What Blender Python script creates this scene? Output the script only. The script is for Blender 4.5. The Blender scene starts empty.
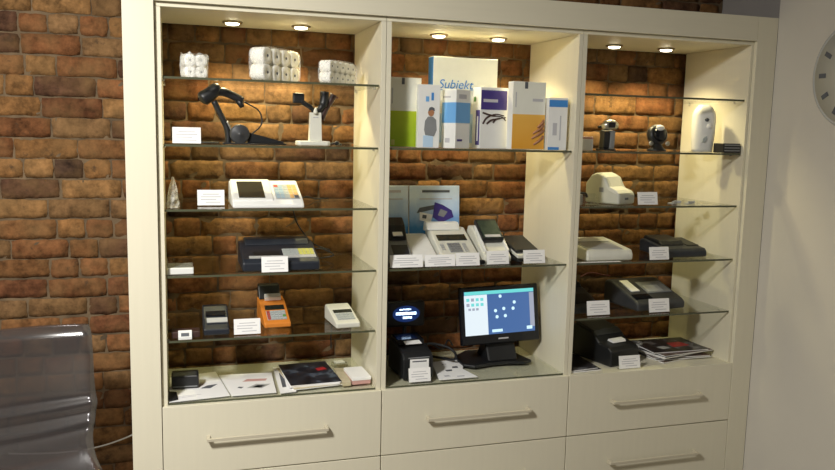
import bpy, bmesh, math, random
from mathutils import Vector, Matrix
random.seed(11)
D = bpy.data
SC = bpy.context.scene
COL = SC.collection
R = math.radians

# ------------------------------------------------------------------ materials
def mat(name, col, rough=0.5, metal=0.0, noise=0.0, nscale=30, bump=0.0, bscale=80, emit=None, estr=0.0, coat=0.0, spec=0.5, stretch=None):
    m = D.materials.new(name); m.use_nodes = True
    nt = m.node_tree; N = nt.nodes; L = nt.links
    b = N['Principled BSDF']
    b.inputs['Base Color'].default_value = (*col, 1)
    b.inputs['Roughness'].default_value = rough
    b.inputs['Metallic'].default_value = metal
    b.inputs['Coat Weight'].default_value = coat
    b.inputs['Specular IOR Level'].default_value = spec
    if emit:
        b.inputs['Emission Color'].default_value = (*emit, 1)
        b.inputs['Emission Strength'].default_value = estr
    tc = N.new('ShaderNodeTexCoord')
    src = tc.outputs['Object']
    if stretch:
        mp = N.new('ShaderNodeMapping'); mp.inputs['Scale'].default_value = stretch
        L.new(src, mp.inputs['Vector']); src = mp.outputs['Vector']
    if noise > 0:
        n = N.new('ShaderNodeTexNoise'); n.inputs['Scale'].default_value = nscale; n.inputs['Detail'].default_value = 5
        L.new(src, n.inputs['Vector'])
        mr = N.new('ShaderNodeMapRange'); mr.inputs['From Min'].default_value = 0.3; mr.inputs['From Max'].default_value = 0.7
        mr.inputs['To Min'].default_value = 1 - noise; mr.inputs['To Max'].default_value = 1 + noise
        L.new(n.outputs['Fac'], mr.inputs['Value'])
        mx = N.new('ShaderNodeVectorMath'); mx.operation = 'SCALE'
        mx.inputs[0].default_value = col; L.new(mr.outputs['Result'], mx.inputs['Scale'])
        L.new(mx.outputs['Vector'], b.inputs['Base Color'])
    if bump > 0:
        n2 = N.new('ShaderNodeTexNoise'); n2.inputs['Scale'].default_value = bscale; n2.inputs['Detail'].default_value = 4
        L.new(src, n2.inputs['Vector'])
        bp = N.new('ShaderNodeBump'); bp.inputs['Strength'].default_value = bump; bp.inputs['Distance'].default_value = 0.002
        L.new(n2.outputs['Fac'], bp.inputs['Height']); L.new(bp.outputs['Normal'], b.inputs['Normal'])
    return m

def glass(name, tint, gloss=0.02, fac_scale=1.0, ior=1.5):
    m = D.materials.new(name); m.use_nodes = True
    nt = m.node_tree; N = nt.nodes; L = nt.links
    N.remove(N['Principled BSDF'])
    out = N['Material Output']
    t = N.new('ShaderNodeBsdfTransparent'); t.inputs['Color'].default_value = (*tint, 1)
    g = N.new('ShaderNodeBsdfGlossy'); g.inputs['Roughness'].default_value = gloss
    fr = N.new('ShaderNodeFresnel'); ge = N.new('ShaderNodeNewGeometry')      # same reflectance on the way in and out
    im = N.new('ShaderNodeMapRange'); im.inputs['To Min'].default_value = ior; im.inputs['To Max'].default_value = 1/ior
    L.new(ge.outputs['Backfacing'], im.inputs['Value']); L.new(im.outputs['Result'], fr.inputs['IOR'])
    ml = N.new('ShaderNodeMath'); ml.operation = 'MULTIPLY'; ml.inputs[1].default_value = fac_scale; ml.use_clamp = True
    mx = N.new('ShaderNodeMixShader')
    L.new(fr.outputs['Fac'], ml.inputs[0]); L.new(ml.outputs['Value'], mx.inputs['Fac'])
    L.new(t.outputs['BSDF'], mx.inputs[1]); L.new(g.outputs['BSDF'], mx.inputs[2])
    L.new(mx.outputs['Shader'], out.inputs['Surface'])
    return m

def film(name):                      # milky shrink film
    m = D.materials.new(name); m.use_nodes = True
    nt = m.node_tree; N = nt.nodes; L = nt.links
    b = N['Principled BSDF']; b.inputs['Base Color'].default_value = (.95, .95, .92, 1); b.inputs['Roughness'].default_value = .25
    tc = N.new('ShaderNodeTexCoord'); n = N.new('ShaderNodeTexNoise'); n.inputs['Scale'].default_value = 60
    L.new(tc.outputs['Object'], n.inputs['Vector'])
    bp = N.new('ShaderNodeBump'); bp.inputs['Strength'].default_value = .5; bp.inputs['Distance'].default_value = .004
    L.new(n.outputs['Fac'], bp.inputs['Height']); L.new(bp.outputs['Normal'], b.inputs['Normal'])
    t = N.new('ShaderNodeBsdfTransparent'); mx = N.new('ShaderNodeMixShader')
    mr = N.new('ShaderNodeMapRange'); mr.inputs['To Min'].default_value = .05; mr.inputs['To Max'].default_value = .55
    L.new(n.outputs['Fac'], mr.inputs['Value']); L.new(mr.outputs['Result'], mx.inputs['Fac'])
    L.new(t.outputs['BSDF'], mx.inputs[1]); L.new(b.outputs['BSDF'], mx.inputs[2])
    L.new(mx.outputs['Shader'], N['Material Output'].inputs['Surface'])
    return m

def print_grad(name, c0, c1, z0, z1, nz=0.25, nscale=14):   # printed carton artwork: colour fades over its height
    m = D.materials.new(name); m.use_nodes = True
    nt = m.node_tree; N = nt.nodes; L = nt.links; b = N['Principled BSDF']; b.inputs['Roughness'].default_value = .4
    tc = N.new('ShaderNodeTexCoord'); sp = N.new('ShaderNodeSeparateXYZ'); L.new(tc.outputs['Object'], sp.inputs[0])
    n = N.new('ShaderNodeTexNoise'); n.inputs['Scale'].default_value = nscale; n.inputs['Detail'].default_value = 3
    L.new(tc.outputs['Object'], n.inputs['Vector'])
    mr = N.new('ShaderNodeMapRange'); mr.inputs['From Min'].default_value = z0; mr.inputs['From Max'].default_value = z1
    L.new(sp.outputs['Z'], mr.inputs['Value'])
    ad = N.new('ShaderNodeMath'); ad.operation = 'MULTIPLY_ADD'; ad.inputs[1].default_value = nz * 4; ad.inputs[2].default_value = -nz * 2
    L.new(n.outputs['Fac'], ad.inputs[0])
    a2 = N.new('ShaderNodeMath'); a2.operation = 'ADD'; a2.use_clamp = True
    L.new(mr.outputs['Result'], a2.inputs[0]); L.new(ad.outputs[0], a2.inputs[1])
    mx = N.new('ShaderNodeMix'); mx.data_type = 'RGBA'
    mx.inputs['A'].default_value = (*c0, 1); mx.inputs['B'].default_value = (*c1, 1)
    L.new(a2.outputs[0], mx.inputs['Factor']); L.new(mx.outputs['Result'], b.inputs['Base Color'])
    return m

def ramp_noise(name, stops, scale=20, rough=.3, detail=6):
    m = D.materials.new(name); m.use_nodes = True
    nt = m.node_tree; N = nt.nodes; L = nt.links; b = N['Principled BSDF']; b.inputs['Roughness'].default_value = rough
    tc = N.new('ShaderNodeTexCoord'); n = N.new('ShaderNodeTexNoise'); n.inputs['Scale'].default_value = scale; n.inputs['Detail'].default_value = detail
    L.new(tc.outputs['Object'], n.inputs['Vector'])
    cr = N.new('ShaderNodeValToRGB'); els = cr.color_ramp.elements
    els[0].position = stops[0][0]; els[0].color = (*stops[0][1], 1)
    els[1].position = stops[-1][0]; els[1].color = (*stops[-1][1], 1)
    for p, c in stops[1:-1]:
        e = els.new(p); e.color = (*c, 1)
    L.new(n.outputs['Fac'], cr.inputs['Fac']); L.new(cr.outputs['Color'], b.inputs['Base Color'])
    return m

M = {}
M['maple'] = mat('maple', (.76, .72, .575), .42, noise=.014, nscale=9, bump=.02, bscale=40, stretch=(6, 6, .35))
M['maple_h'] = mat('maple_horizontal', (.76, .72, .575), .42, noise=.014, nscale=9, bump=.02, bscale=40, stretch=(.35, 6, 6))
M['dark_gap'] = mat('dark_gap', (.05, .04, .03), .9)
M['glass'] = glass('shelf_glass', (.975, .985, .968), .01, .8, 1.5)
M['glass_edge'] = mat('glass_edge', (.085, .09, .055), .25)
M['clear'] = glass('clear_acrylic', (.93, .94, .93), .05, 1.6)
M['smoke'] = glass('smoked_acrylic', (.60, .59, .61), .18, 4.0, 1.55)
def cloud(m, col, fac):                                  # scuffed, slightly milky body of the acrylic
    nt = m.node_tree; N = nt.nodes; L = nt.links; out = N['Material Output']; old = out.inputs['Surface'].links[0].from_socket
    d = N.new('ShaderNodeBsdfDiffuse'); d.inputs['Color'].default_value = (*col, 1)
    mx = N.new('ShaderNodeMixShader'); mx.inputs['Fac'].default_value = fac
    L.new(old, mx.inputs[1]); L.new(d.outputs['BSDF'], mx.inputs[2]); L.new(mx.outputs['Shader'], out.inputs['Surface'])
cloud(M['smoke'], (.16, .15, .155), .16)
M['film'] = film('shrink_film')
M['chrome'] = mat('brushed_steel', (.55, .54, .50), .3, 1.0)
M['bronze'] = mat('lamp_ring_metal', (.30, .24, .15), .35, .8)
M['handle'] = mat('satin_handle', (.66, .61, .48), .4, .2)
M['white'] = mat('white_plastic', (.80, .81, .80), .4, noise=.02)
M['offwhite'] = mat('offwhite_plastic', (.70, .70, .63), .45, noise=.03)
M['beige'] = mat('beige_plastic', (.55, .56, .50), .45, noise=.03)
M['grey'] = mat('grey_plastic', (.24, .25, .26), .5, noise=.05)
M['lgrey'] = mat('light_grey_plastic', (.45, .46, .46), .5)
M['black'] = mat('black_plastic', (.012, .013, .015), .42, noise=.1)
M['blackg'] = mat('black_gloss', (.008, .009, .012), .12)
M['dgrey'] = mat('charcoal_plastic', (.045, .047, .052), .4, noise=.1)
M['navy'] = mat('dark_slate_plastic', (.018, .022, .032), .4, noise=.1)
M['lcd'] = mat('lcd_window', (.018, .024, .02), .25)
M['greenscreen'] = mat('dark_green_screen', (.012, .04, .032), .3)
M['orange'] = mat('orange_plastic', (.72, .24, .035), .4, noise=.04)
M['paper'] = mat('paper', (.93, .93, .93), .7, bump=.05)
M['paper_roll'] = mat('paper_roll', (.93, .92, .87), .75, bump=.1)
M['ink'] = mat('faint_ink', (.52, .52, .56), .7)
M['inkd'] = mat('dark_ink', (.10, .11, .13), .6)
M['key_b'] = mat('blue_keys', (.33, .45, .55), .5)
M['key_g'] = mat('grey_keys', (.42, .46, .46), .5)
M['key_o'] = mat('orange_keys', (.68, .42, .17), .5)
M['key_y'] = mat('yellow_keys', (.55, .55, .14), .5)
M['key_r'] = mat('red_keys', (.45, .08, .06), .5)
M['key_gn'] = mat('green_key', (.10, .28, .06), .5)
M['blue'] = mat('blue_print', (.06, .26, .66), .4)
M['lblue'] = mat('sky_blue_print', (.16, .42, .80), .4)
M['paleblue'] = mat('pale_blue_print', (.50, .68, .88), .4)
M['purple'] = mat('purple_print', (.055, .035, .22), .4)
M['lime'] = print_grad('lime_print', (.30, .46, .01), (.48, .60, .03), .0, .15, .2)
M['amber'] = print_grad('amber_print', (.80, .38, .04), (.86, .50, .10), .0, .15, .15)
M['skin'] = mat('printed_skin', (.42, .20, .10), .5)
M['skyprint'] = print_grad('sky_carton', (.06, .28, .68), (.70, .82, .93), .11, .26, .22)
M['carton'] = mat('white_carton', (.84, .85, .84), .5, noise=.02)
M['cream'] = mat('cream_carton', (.83, .84, .76), .5, noise=.02)
M['pink'] = mat('pink_carton', (.62, .36, .33), .5)
M['red'] = mat('red_print', (.45, .03, .04), .4)
M['darkred'] = mat('dark_red_plastic', (.13, .025, .02), .4)
M['brownish'] = mat('dark_brown_plastic', (.05, .022, .018), .5)
M['magcover'] = ramp_noise('magazine_cover', [(.35, (.01, .011, .015)), (.55, (.03, .035, .05)), (.63, (.10, .13, .18)), (.72, (.03, .03, .04))], 16)
M['magcover2'] = ramp_noise('magazine_cover_dark', [(.3, (.012, .012, .014)), (.55, (.04, .035, .04)), (.62, (.22, .22, .24)), (.75, (.02, .02, .02))], 14)
M['magcover3'] = ramp_noise('magazine_cover_brown', [(.3, (.03, .018, .014)), (.5, (.12, .06, .045)), (.6, (.30, .26, .24)), (.75, (.05, .03, .03))], 16)
M['tan'] = ramp_noise('tan_leaflet', [(.3, (.55, .48, .30)), (.6, (.72, .64, .46)), (.8, (.3, .24, .14))], 18)
M['lens'] = mat('lamp_lens', (1, 1, 1), .4, emit=(1, .90, .66), estr=13)
M['glow'] = mat('display_glow', (.1, .1, .1), .4, emit=(.55, .75, 1.0), estr=3.0)
M['glowb'] = mat('display_blue', (.005, .01, .03), .3, emit=(.008, .03, .14), estr=.8)
M['scr_white'] = mat('screen_white', (.02, .02, .02), .3, emit=(.80, .90, .96), estr=1.0)
M['scr_teal'] = mat('screen_teal', (.02, .02, .02), .3, emit=(.16, .72, .70), estr=1.0)
M['scr_blue'] = mat('screen_blue', (.02, .02, .02), .3, emit=(.055, .14, .36), estr=1.0)
M['scr_dot'] = mat('screen_dot', (.02, .02, .02), .3, emit=(.62, .88, 1.0), estr=1.15)
M['scr_grey'] = mat('screen_grey', (.02, .02, .02), .3, emit=(.35, .38, .48), estr=1.0)
M['wallpaint'] = mat('beige_wall_paint', (.62, .59, .53), .85, noise=.03, nscale=3, bump=.15, bscale=120)
M['shadepaint'] = mat('shaded_wall_paint', (.36, .34, .33), .9, noise=.03, nscale=3, bump=.1)  # recess shade put into the colour, darker than the lit wall
M['ceil'] = mat('ceiling_paint', (.42, .41, .38), .9)
M['roomwall'] = mat('far_wall_paint', (.24, .23, .21), .9)
M['clockface'] = mat('clock_face', (.56, .56, .51), .45)
M['floor'] = mat('floor_tiles', (.22, .19, .16), .5, noise=.15, nscale=4)
M['mortar'] = mat('mortar', (.125, .085, .048), .95, noise=.45, nscale=12, bump=.8, bscale=90)

def brick_mat():
    m = D.materials.new('old_brick'); m.use_nodes = True
    nt = m.node_tree; N = nt.nodes; L = nt.links; b = N['Principled BSDF']; b.inputs['Roughness'].default_value = .92; b.inputs['Specular IOR Level'].default_value = .12
    at = N.new('ShaderNodeVertexColor'); at.layer_name = 'brick'
    tc = N.new('ShaderNodeTexCoord')
    n = N.new('ShaderNodeTexNoise'); n.inputs['Scale'].default_value = 26; n.inputs['Detail'].default_value = 7; n.inputs['Roughness'].default_value = .65
    L.new(tc.outputs['Object'], n.inputs['Vector'])
    cr = N.new('ShaderNodeMapRange'); cr.inputs['From Min'].default_value = .30; cr.inputs['From Max'].default_value = .75
    cr.inputs['To Min'].default_value = .35; cr.inputs['To Max'].default_value = 1.6
    L.new(n.outputs['Fac'], cr.inputs['Value'])
    sc = N.new('ShaderNodeVectorMath'); sc.operation = 'SCALE'
    L.new(at.outputs['Color'], sc.inputs[0]); L.new(cr.outputs['Result'], sc.inputs['Scale'])
    n3 = N.new('ShaderNodeTexNoise'); n3.inputs['Scale'].default_value = 9; n3.inputs['Detail'].default_value = 4
    L.new(tc.outputs['Object'], n3.inputs['Vector'])
    mr = N.new('ShaderNodeMapRange'); mr.inputs['From Min'].default_value = .40; mr.inputs['From Max'].default_value = .75; mr.inputs['To Max'].default_value = .55
    L.new(n3.outputs['Fac'], mr.inputs['Value'])
    mx = N.new('ShaderNodeMix'); mx.data_type = 'RGBA'; mx.inputs['B'].default_value = (.23, .135, .058, 1)
    L.new(mr.outputs['Result'], mx.inputs['Factor']); L.new(sc.outputs['Vector'], mx.inputs['A'])
    L.new(mx.outputs['Result'], b.inputs['Base Color'])
    n4 = N.new('ShaderNodeTexNoise'); n4.inputs['Scale'].default_value = 17; n4.inputs['Detail'].default_value = 6; n4.inputs['Roughness'].default_value = .7
    L.new(tc.outputs['Object'], n4.inputs['Vector'])                             # soot stains and pits
    m4_ = N.new('ShaderNodeMapRange'); m4_.inputs['From Min'].default_value = .60; m4_.inputs['From Max'].default_value = .70; m4_.inputs['To Max'].default_value = .75
    L.new(n4.outputs['Fac'], m4_.inputs['Value'])
    mx2 = N.new('ShaderNodeMix'); mx2.data_type = 'RGBA'; mx2.inputs['B'].default_value = (.05, .034, .022, 1)
    L.new(m4_.outputs['Result'], mx2.inputs['Factor']); L.new(mx.outputs['Result'], mx2.inputs['A']); L.new(mx2.outputs['Result'], b.inputs['Base Color'])
    n2 = N.new('ShaderNodeTexNoise'); n2.inputs['Scale'].default_value = 70; n2.inputs['Detail'].default_value = 6
    L.new(tc.outputs['Object'], n2.inputs['Vector'])
    bp = N.new('ShaderNodeBump'); bp.inputs['Strength'].default_value = .8; bp.inputs['Distance'].default_value = .004
    L.new(n2.outputs['Fac'], bp.inputs['Height']); L.new(bp.outputs['Normal'], b.inputs['Normal'])
    return m
M['brick'] = brick_mat()

# ------------------------------------------------------------------ mesh builder
class MB:
    def __init__(s): s.v = []; s.f = []; s.m = []; s.mats = []; s.smooth = []
    def mi(s, m):
        if m not in s.mats: s.mats.append(m)
        return s.mats.index(m)
    def add(s, vs, fs, m, X=None, sm=False):
        o = len(s.v); k = s.mi(m)
        for p in vs:
            p = Vector(p)
            s.v.append(tuple(X @ p) if X is not None else tuple(p))
        for f in fs: s.f.append([o + i for i in f]); s.m.append(k); s.smooth.append(sm)
        return s
    def box(s, x0, x1, y0, y1, z0, z1, m, X=None, front=None):
        vs = [(x0,y0,z0),(x1,y0,z0),(x1,y1,z0),(x0,y1,z0),(x0,y0,z1),(x1,y0,z1),(x1,y1,z1),(x0,y1,z1)]
        fs = [(0,3,2,1),(4,5,6,7),(1,2,6,5),(2,3,7,6),(3,0,4,7)]
        s.add(vs, fs, m, X)
        s.add([vs[i] for i in (0,1,5,4)], [(0,1,2,3)], front or m, X)
        return s
    def prism(s, prof, x0, x1, m, X=None):              # YZ outline pushed along X
        n = len(prof)
        vs = [(x0, y, z) for y, z in prof] + [(x1, y, z) for y, z in prof]
        fs = [tuple(range(n))[::-1], tuple(range(n, 2*n))] + [(i, (i+1) % n, n+(i+1) % n, n+i) for i in range(n)]
        return s.add(vs, fs, m, X)
    def plan(s, pts, z0, z1, m, X=None):                # XY outline pushed along Z
        n = len(pts)
        vs = [(x, y, z0) for x, y in pts] + [(x, y, z1) for x, y in pts]
        fs = [tuple(range(n))[::-1], tuple(range(n, 2*n))] + [(i, (i+1) % n, n+(i+1) % n, n+i) for i in range(n)]
        return s.add(vs, fs, m, X)
    def face(s, pts, y0, y1, m, X=None):                # XZ outline pushed along Y
        n = len(pts)
        vs = [(x, y0, z) for x, z in pts] + [(x, y1, z) for x, z in pts]
        fs = [tuple(range(n)), tuple(range(n, 2*n))[::-1]] + [((i+1) % n, i, n+i, n+(i+1) % n) for i in range(n)]
        return s.add(vs, fs, m, X)
    def lathe(s, prof, m, X=None, n=24):                # (r,z) profile about Z
        vs = []; fs = []
        for r, z in prof:
            for i in range(n):
                a = 2*math.pi*i/n; vs.append((r*math.cos(a), r*math.sin(a), z))
        for j in range(len(prof)-1):
            for i in range(n):
                fs.append((j*n+i, j*n+(i+1) % n, (j+1)*n+(i+1) % n, (j+1)*n+i))
        fs.append(tuple(range(n))[::-1]); k = (len(prof)-1)*n; fs.append(tuple(range(k, k+n)))
        return s.add(vs, fs, m, X, True)
    def tube(s, pts, r, m, X=None, n=8, closed=False):
        P = [Vector(p) for p in pts]; rs = r if isinstance(r, (list, tuple)) else [r]*len(P)
        vs = []; fs = []; up = Vector((0, 0, 1)); prev = None
        for i, p in enumerate(P):
            t = (P[min(i+1, len(P)-1)] - P[max(i-1, 0)]).normalized()
            if prev is None: a = t.cross(up if abs(t.z) < .9 else Vector((1, 0, 0))).normalized()
            else: a = (prev - t*prev.dot(t)).normalized()
            b = t.cross(a); prev = a
            for k in range(n):
                q = 2*math.pi*k/n; vs.append(tuple(p + (a*math.cos(q) + b*math.sin(q))*rs[i]))
        for j in range(len(P)-1):
            for k in range(n): fs.append((j*n+k, j*n+(k+1) % n, (j+1)*n+(k+1) % n, (j+1)*n+k))
        fs.append(tuple(range(n))[::-1]); k = (len(P)-1)*n; fs.append(tuple(range(k, k+n)))
        return s.add(vs, fs, m, X, True)
    def build(s, name, parent=None, bevel=0, seg=2, loc=None, sub=0):
        me = D.meshes.new(name); me.from_pydata(s.v, [], s.f)
        for m in s.mats: me.materials.append(M[m])
        for p, k, sm in zip(me.polygons, s.m, s.smooth): p.material_index = k; p.use_smooth = sm
        bm = bmesh.new(); bm.from_mesh(me); bmesh.ops.recalc_face_normals(bm, faces=bm.faces)
        if bevel:                                        # weld box faces so the bevel sees shared edges
            bmesh.ops.remove_doubles(bm, verts=bm.verts, dist=1e-6)
            bmesh.ops.recalc_face_normals(bm, faces=bm.faces)
        bm.to_mesh(me); bm.free(); me.update()
        o = D.objects.new(name, me); COL.objects.link(o)
        if parent: o.parent = parent
        if loc: o.location = loc
        if bevel:
            b = o.modifiers.new('bevel', 'BEVEL'); b.width = bevel; b.segments = seg; b.limit_method = 'ANGLE'; b.angle_limit = R(35)
            b.harden_normals = False
        if sub:
            b = o.modifiers.new('sub', 'SUBSURF'); b.levels = sub; b.render_levels = sub
        return o

def smooth_path(pts, k=6):                               # Catmull-Rom through the points
    P = [Vector(p) for p in pts]; P = [P[0]*2-P[1]] + P + [P[-1]*2-P[-2]]; out = []
    for i in range(1, len(P)-2):
        for j in range(k):
            t = j/k; a, b, c, d = P[i-1], P[i], P[i+1], P[i+2]
            out.append(.5*((2*b)+(c-a)*t+(2*a-5*b+4*c-d)*t*t+(3*b-a-3*c+d)*t**3))
    out.append(P[-2]); return out

def thing(name, label, cat, loc=(0, 0, 0), rz=0, group=None):
    o = D.objects.new(name, None); COL.objects.link(o); o.empty_display_size = .05
    o.location = loc; o.rotation_euler = (0, 0, R(rz)); o['label'] = label; o['category'] = cat
    if group: o['group'] = group
    return o
def tag(o, label, cat, group=None):
    o['label'] = label; o['category'] = cat
    if group: o['group'] = group
    return o
def struct(o): o['kind'] = 'structure'; return o

def slope(y0, z0, y1, z1, x=0):                          # frame on a slanted face: u along x, v up the slope, w out of it
    v = Vector((0, y1-y0, z1-z0)).normalized(); w = Vector((1, 0, 0)).cross(v)
    return Matrix(((1, 0, 0, x), (0, v.y, w.y, y0), (0, v.z, w.z, z0), (0, 0, 0, 1)))

def text_mesh(txt, size, m, parent, mtx, name='lettering', shear=0.0, spacing=1.0):
    c = D.curves.new('t', 'FONT'); c.body = txt; c.size = size; c.extrude = .0004; c.shear = shear; c.space_character = spacing
    t = D.objects.new('t', c); COL.objects.link(t)
    dg = bpy.context.evaluated_depsgraph_get(); me = D.meshes.new_from_object(t.evaluated_get(dg))
    D.objects.remove(t); me.materials.clear(); me.materials.append(M[m]); me.name = name
    me.transform(mtx)
    o = D.objects.new(name, me); COL.objects.link(o); o.parent = parent
    return o
UP = Matrix.Rotation(R(90), 4, 'X')                      # text in XZ, facing -Y

# ------------------------------------------------------------------ levels and widths (metres)
H = {1: 1.8145, 2: 1.580, 3: 1.3495, 4: 1.109, 5: .8702}
S = {k: v + .0045 for k, v in H.items()}; S[0] = .6455; S['r'] = .6375
YB = .474

# ------------------------------------------------------------------ room
def brick_wall(x0, x1, z0, z1, name):
    mb = MB(); ch = .0795; cols = []; PK = .57
    palette = [(.33,.145,.05), (.39,.185,.06), (.28,.11,.04), (.35,.19,.08), (.42,.215,.075), (.25,.095,.04), (.30,.16,.065), (.36,.14,.05), (.17,.08,.045), (.10,.055,.035)]
    wts = [5, 4, 4, 4, 3, 3, 3, 4, 2, 1]
    z = z0; row = 0
    nx, nz = 7, 4
    while z < z1:
        x = x0 - random.random()*.2; hdr = random.random() < .2
        while x < x1:
            L_ = .108 if (hdr or random.random() < .28) else .222
            L_ *= random.uniform(.93, 1.05)
            g = random.uniform(.0015, .0045); zj = random.uniform(-.002, .002); yy = random.uniform(-.0025, .002)
            a, b = max(x+g, x0), min(x+L_-g, x1); c, d = z+g+zj, z+ch-g+zj
            if b-a > .02:
                col = random.choices(palette, wts)[0]; k = random.uniform(.85, 1.12); gq = sum(col)/3; col = tuple((q*.94+gq*.06)*k*PK for q in col)
                o = len(mb.v); tilt = random.uniform(-.006, .006)
                n_ = nx if b-a > .13 else 5
                for j in range(nz+1):
                    for i in range(n_+1):
                        u, w = i/n_, j/nz; edge = min(i, n_-i, j, nz-j)
                        px = a+(b-a)*u+(random.uniform(-.0028, .0028)); pz = c+(d-c)*w+random.uniform(-.0026, .0026)
                        if edge == 0: py = .0042
                        else: py = random.uniform(-.003, .002)+(.001 if edge == 1 else -.0005)+tilt*(u-.5)
                        if random.random() < .02 and edge > 0: py += .006
                        if (i in (0, n_)) and (j in (0, nz)): px += .002*(1 if i == 0 else -1); pz += .002*(1 if j == 0 else -1)
                        mb.v.append((px, YB+.006+py+yy, pz)); cols.append(col)
                for j in range(nz):
                    for i in range(n_):
                        q = o+j*(n_+1)+i; mb.f.append([q, q+1, q+n_+2, q+n_+1]); mb.m.append(0); mb.smooth.append(True)
                ring = [o+i for i in range(n_+1)]+[o+j*(n_+1)+n_ for j in range(1, nz+1)]+[o+nz*(n_+1)+i for i in range(n_-1, -1, -1)]+[o+j*(n_+1) for j in range(nz-1, 0, -1)]
                s0 = len(mb.v)
                for q in ring:
                    p = mb.v[q]; mb.v.append((p[0], YB+.03, p[2])); cols.append(col)
                for i in range(len(ring)):
                    j = (i+1) % len(ring); mb.f.append([ring[j], ring[i], s0+i, s0+j]); mb.m.append(0); mb.smooth.append(False)
            x += L_
        z += ch; row += 1
    mb.mats = ['brick']
    # mortar bed: slightly uneven sheet behind the brick faces plus wall body
    nX, nZ = int((x1-x0)/.03), int((z1-z0)/.03); k = mb.mi('mortar'); o = len(mb.v)
    for j in range(nZ+1):
        for i in range(nX+1):
            mb.v.append((x0+(x1-x0)*i/nX, YB+.0122+random.uniform(-.0022, .0022), z0+(z1-z0)*j/nZ)); cols.append((.2, .15, .1))
    for j in range(nZ):
        for i in range(nX):
            q = o+j*(nX+1)+i; mb.f.append([q, q+1, q+nX+2, q+nX+1]); mb.m.append(k); mb.smooth.append(True)
    mb.box(x0, x1, YB+.03, YB+.15, z0, z1, 'mortar'); cols += [(.2, .15, .1)]*(len(mb.v)-len(cols))
    ob = mb.build(name)
    ca = ob.data.color_attributes.new('brick', 'FLOAT_COLOR', 'POINT')
    for i, c in enumerate(cols): ca.data[i].color = (*c, 1)
    return ob
struct(brick_wall(-2.3, 2.644, 0, 2.86, 'wall_back'))
struct(MB().box(-2.3, 4.2, -5, .63, -.1, 0, 'floor').build('floor'))
struct(MB().box(-2.4, 4.2, -5, .63, 2.86, 2.96, 'ceil').build('ceiling'))
struct(MB().box(-2.42, -2.3, -5, .62, 0, 2.86, 'roomwall').build('wall_left'))
struct(MB().box(-2.42, 4.2, -5.12, -5, 0, 2.86, 'roomwall').build('wall_front'))
struct(MB().box(2.549, 2.80, -5, -.018, 0, 2.86, 'wallpaint').build('wall_right'))
struct(MB().box(2.646, 2.80, -.016, .62, 0, 2.86, 'shadepaint').build('wall_recess'))

# ------------------------------------------------------------------ cabinet
def strip_box(mb, *a, **k): return mb.box(*a, **k)
sur = thing('cabinet_surround', 'pale maple surround of two wide uprights and a top fascia framing the display units', 'cabinet frame', (-.123, -.019, 0))
def P_(o): o.location = (.123, .019, 0); return o
P_(MB().box(-.123, -.0215, -.019, .455, 0, 2.1695, 'maple').build('upright', sur, .0012))
P_(MB().box(2.4455, 2.547, -.019, .455, 0, 2.1695, 'maple').build('upright', sur, .0012))
P_(MB().box(-.0205, 2.4445, -.019, -.0015, 2.0672, 2.1695, 'maple_h').build('fascia_board', sur, .0012))
P_(MB().box(-.0205, 2.4445, -.0005, .455, 2.1475, 2.1695, 'maple_h').build('top_board', sur, .001))
P_(MB().box(-.0205, 2.4445, .03, .05, 0, .088, 'maple_h').build('plinth', sur, .001))

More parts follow.
